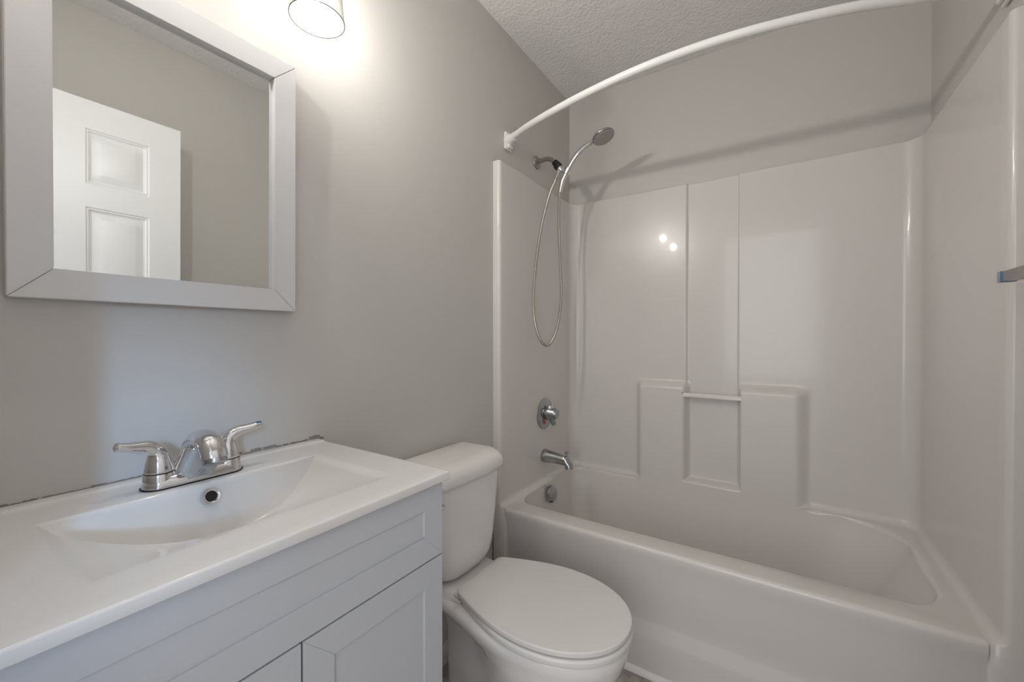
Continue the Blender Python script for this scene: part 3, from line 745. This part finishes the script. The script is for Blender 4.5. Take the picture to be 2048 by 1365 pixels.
# crumpled clear film with a printed symbol on the front of the body
def film(u, v):
    hy = lerp(0.0445, 0.0225, v); z = lerp(0.008, 0.060, v); th = u * 0.95
    hx = lerp(0.0240, 0.0205, v)
    y = math.sin(th) * hy; x = lerp(0.0015, 0.0072, v) + math.cos(th) * hx + 0.0008
    return Vector((FX + x, FY + y, FZ + z))
V, bm = grid(lambda i, j: film(-1 + 2 * i / 20, j / 14), 21, 15)
bmesh.ops.solidify(bm, geom=bm.faces[:], thickness=0.0003)
fm = obj('film', bm, M_film, fau, 60, 'clear plastic film on the faucet body')
ctr = film(0.05, 0.22)
bm = bmesh.new()
for r in (0.0042, 0.0016):
    lathe(ctr + Vector((0.0001, 0, 0)), (1, 0, 0.12), [(r, 0), (r + 0.0005, 0), (r + 0.0005, 0.0004), (r, 0.0004)], 20, bm, closed=True)
bx(bm, ctr + Vector((0, -0.0055, -0.0078)), ctr + Vector((0.0009, 0.0055, -0.0072)))
obj('symbol', bm, M_print, fm, None, 'small printed symbol')
c2 = film(-0.05, 0.80)
obj('peg', lathe(c2, (1, 0, 0), [(0.0022, -0.001), (0.0022, 0.002), (0.0, 0.0022)], 14), M_chromed, fm, 40)
obj('lift_rod', lathe((FX - 0.0275, FY, FZ + 0.015), (0, 0, 1), [(0.002, 0), (0.002, 0.044), (0.0045, 0.047), (0.0050, 0.051), (0.003, 0.055), (0, 0.0555)], 16), M_chrome, fau, 50)

# ------------------------------------------------------------------ toilet
TY = 0.981
toi = thing('toilet', 'white two-piece toilet with closed lid between vanity and tub', 'toilet', (0.30, TY, 0))
def sec(xa, xb, w, wb, z, xm=None, nf=2.15, nb=7.0, n=72, qe=0.85):
    xm = lerp(xa, xb, 0.60) if xm is None else xm
    out = []
    for i in range(n):
        a = 2 * PI * i / n; c_, s_ = math.cos(a), math.sin(a)
        if c_ >= 0:
            x = xm + (xb - xm) * abs(c_) ** (2 / nf); y = w * math.copysign(abs(s_) ** (2 / nf), s_)
        else:
            u = abs(c_) ** (2 / nb) if False else None
            # walk the back by angle, squarer towards the rear
            t = abs(c_); x = xm - (xm - xa) * t ** 0.62
            q = (xm - x) / (xm - xa)
            hw = lerp(w, wb, sst(0.0, qe, q)); y = math.copysign(hw * max(0, 1 - q ** nb) ** (1 / nb), s_) if abs(s_) > 1e-9 else 0
        out.append(Vector((x, TY + y, z)))
    return out
bm = bmesh.new(); rings = []
S = [(0.000, 0.13, 0.545, 0.112, 0.100), (0.012, 0.13, 0.545, 0.112, 0.100), (0.030, 0.135, 0.535, 0.102, 0.090), (0.08, 0.14, 0.52, 0.094, 0.082), (0.15, 0.135, 0.540, 0.112, 0.078),
     (0.21, 0.13, 0.590, 0.130, 0.076), (0.26, 0.13, 0.628, 0.147, 0.076), (0.30, 0.12, 0.650, 0.158, 0.080), (0.328, 0.10, 0.662, 0.164, 0.090), (0.345, 0.06, 0.667, 0.165, 0.103), (0.355, 0.035, 0.670, 0.168, 0.116), (0.372, 0.030, 0.672, 0.170, 0.120), (0.383, 0.033, 0.668, 0.167, 0.117), (0.388, 0.040, 0.660, 0.161, 0.111)]
for z, xa, xb, wd, wb in S: rings.append(sec(xa, xb, wd, wb, z, xm=0.42, qe=0.62 + 0.23 * sst(0.30, 0.37, z)))
R_ = skin_rings(bm, rings)
bmesh.ops.recalc_face_normals(bm, faces=bm.faces[:])
obj('bowl', bm, M_toilet, toi, 60)
# raised platform under the tank
bm = bmesh.new(); skin_rings(bm, [[Vector((p.x, p.y, z)) for p in sec(0.035 + e, 0.225 - e, 0.108 - e, 0.106 - e, z, nf=6)] for z, e in ((0.380, -0.01), (0.392, -0.002), (0.404, 0.004), (0.410, 0.010))])
bmesh.ops.recalc_face_normals(bm, faces=bm.faces[:]); obj('tank_platform', bm, M_toilet, toi, 60)
def tsec(x0, x1, hw, z, rf=0.05, n=10, bow=0.012):
    """tank section: rounded front corners, slightly bowed front"""
    pts = []
    rb = 0.015
    for cx_, cy_, r, a0 in ((x0 + rb, -hw + rb, rb, PI), (x1 - rf, -hw + rf, rf, 1.5 * PI), (x1 - rf, hw - rf, rf, 0), (x0 + rb, hw - rb, rb, 0.5 * PI)):
        for k in range(n + 1):
            a = a0 + PI / 2 * k / n
            pts.append((cx_ + r * math.cos(a), cy_ + r * math.sin(a)))
        if a0 == 1.5 * PI:
            for k in range(1, 12): pts.append((x1, lerp(-hw + rf, hw - rf, k / 12)))
    out = []
    for x, y in pts:
        q = (x - x0) / (x1 - x0); out.append(Vector((x + bow * q * (1 - (y / hw) ** 2), TY + y, z)))
    return out
bm = bmesh.new()
TS = [(0.410, 0.050, 0.140, 0.082, 0.045), (0.416, 0.038, 0.162, 0.103, 0.05), (0.428, 0.030, 0.175, 0.119, 0.055), (0.450, 0.026, 0.182, 0.132, 0.055), (0.490, 0.023, 0.1865, 0.141, 0.055), (0.60, 0.021, 0.1905, 0.153, 0.055), (0.715, 0.020, 0.193, 0.1665, 0.055)]
skin_rings(bm, [tsec(x0, x1, hw, z, rf) for z, x0, x1, hw, rf in TS]); bmesh.ops.recalc_face_normals(bm, faces=bm.faces[:])
tank = obj('tank', bm, M_toilet, toi, 60)
bm = bmesh.new()
LS = [(0.708, 0.016, 0.1965, 0.1695), (0.710, 0.012, 0.2015, 0.1745), (0.720, 0.011, 0.2040, 0.177), (0.734, 0.011, 0.2040, 0.177), (0.747, 0.0115, 0.2000, 0.1740), (0.757, 0.014, 0.1915, 0.167), (0.764, 0.020, 0.177, 0.155), (0.768, 0.028, 0.155, 0.135)]
skin_rings(bm, [tsec(x0, x1, hw, z, min(0.055, hw * .5)) for z, x0, x1, hw in LS]); bmesh.ops.recalc_face_normals(bm, faces=bm.faces[:])
obj('tank_lid', bm, M_toilet, toi, 60)
# flush lever on the far side of the tank front
obj('flush_lever', tube([(0.203, TY - 0.152, 0.675), (0.209, TY - 0.153, 0.675), (0.213, TY - 0.160, 0.674), (0.215, TY - 0.20, 0.668)], [0.007, 0.006, 0.006, 0.005], 14), M_chrome, tank, 50)
# seat ring and lid
def lidsec(x0, xb, w, z, wr=0.109):
    """outline with a straight rear edge and a slight waist behind the widest part"""
    half = []
    N_ = 40
    for k in range(N_ + 1):
        t = k / N_
        a = PI / 2 * t
        half.append((0, 0))
    pts = []
    xm = lerp(x0, xb, 0.52)
    side = []
    for k in range(22):                     # rear corner to widest
        q = k / 22; x = lerp(x0, xm, q)
        side.append((x, lerp(wr, w, math.sin(PI / 2 * q) ** 1.08) - 0.010 * math.exp(-(q / 0.025))))
    for k in range(41):                     # widest to tip
        a = PI / 2 * k / 40
        side.append((xm + (xb - xm) * math.sin(a) ** (2 / 2.05), w * max(0, math.cos(a)) ** (2 / 2.12)))
    pts = side + [(x, -y) for x, y in reversed(side[:-1])]
    # fill the straight rear edge
    pts += [(x0, lerp(-wr, wr, k / 8)) for k in range(1, 8)]
    return [Vector((x, TY + y, z)) for x, y in pts]
def slab(x0, xb, w, z0, z1, r, m_, name, par, wr=0.109):
    bm = bmesh.new(); rg = []
    for k in range(4): a = PI / 2 * k / 3; e = r * 0.6 * (1 - math.sin(a)); rg.append(lidsec(x0 + e, xb - e, w - e, z0 + r * 0.6 * (1 - math.cos(a)), wr - e))
    for k in range(6): a = PI / 2 * k / 5; e = r * (1 - math.cos(a)); rg.append(lidsec(x0 + e, xb - e, w - e, z1 - r + r * math.sin(a), wr - e))
    skin_rings(bm, rg); bmesh.ops.recalc_face_normals(bm, faces=bm.faces[:])
    return obj(name, bm, m_, par, 50)
slab(0.225, 0.679, 0.174, 0.389, 0.4065, 0.006, M_seat, 'seat', toi, 0.105)
lid = slab(0.213, 0.676, 0.170, 0.4105, 0.424, 0.0035, M_seat, 'lid', toi)
for s, dx in ((-1, 0.0), (1, 0.0)):
    obj('bumper', box((0.640, TY + s * 0.060 - 0.010, 0.406), (0.655, TY + s * 0.060 + 0.010, 0.411), 0.001), M_seat, lid, 40)
for s in (-1, 1):
    hc = obj('hinge_cap', box((0.196, TY + s * 0.078 - 0.032, 0.388), (0.232, TY + s * 0.078 + 0.032, 0.397), 0.004, 3), M_seat, toi, 50)
    obj('hinge_cover', box((0.200, TY + s * 0.078 - 0.026, 0.3975), (0.236, TY + s * 0.078 + 0.026, 0.408), 0.004, 3), M_seat, hc, 50)
    obj('bolt_cap', lathe((0.30, TY + s * 0.100, 0.012), (0, 0, 1), [(0.013, 0), (0.012, 0.010), (0.006, 0.016), (0, 0.017)], 20), M_toilet, toi, 50)
# water supply line to the tank
sup = thing('water_supply_line', 'pale flexible water supply line beside the toilet pedestal', 'pipe', (0.03, 0.845, 0.15))
obj('hose', tube(catmull([(0.045, 0.845, 0.170), (0.050, 0.842, 0.23), (0.075, 0.838, 0.30), (0.085, 0.850, 0.36), (0.082, 0.868, 0.4135)], 8), 0.006, 12), M_rod, sup, 60)
obj('valve', lathe((0.0, 0.845, 0.155), (1, 0, 0), [(0.025, 0), (0.024, 0.004), (0.008, 0.008), (0.008, 0.030), (0.013, 0.032), (0.013, 0.060), (0.008, 0.062), (0.008, 0.070), (0.014, 0.072), (0.014, 0.082), (0, 0.084)], 24), M_chrome, sup, 40)

# ------------------------------------------------------------------ towel bar on the right wall, just inside the frame
tb = thing('towel_bar', 'square metal towel bar end projecting from the right wall', 'towel bar', (RW, 1.0, 1.262))
TX = 1.350
obj('bar', box((TX - 0.004, 0.60, 1.2515), (TX + 0.016, 1.212, 1.2715), 0.0012), M_nickel, tb, 30)
obj('end_cap', box((TX - 0.005, 1.2205, 1.2505), (TX + 0.017, 1.232, 1.2725), 0.0015), M_chromed, tb, 30)
obj('blue_film', box((TX - 0.0047, 1.2118, 1.2508), (TX + 0.0167, 1.2205, 1.2722), 0.0005), M_blue, tb, 30, 'strip of blue film near the cap')
for y in (1.195, 0.63):
    p_ = obj('post', box((TX + 0.010, y - 0.010, 1.2525), (RW - 0.008, y + 0.010, 1.2705), 0.001), M_chromed, tb, 30)
    obj('wall_plate', box((RW - 0.009, y - 0.024, 1.2375), (RW, y + 0.024, 1.2855), 0.002), M_chromed, p_, 30)
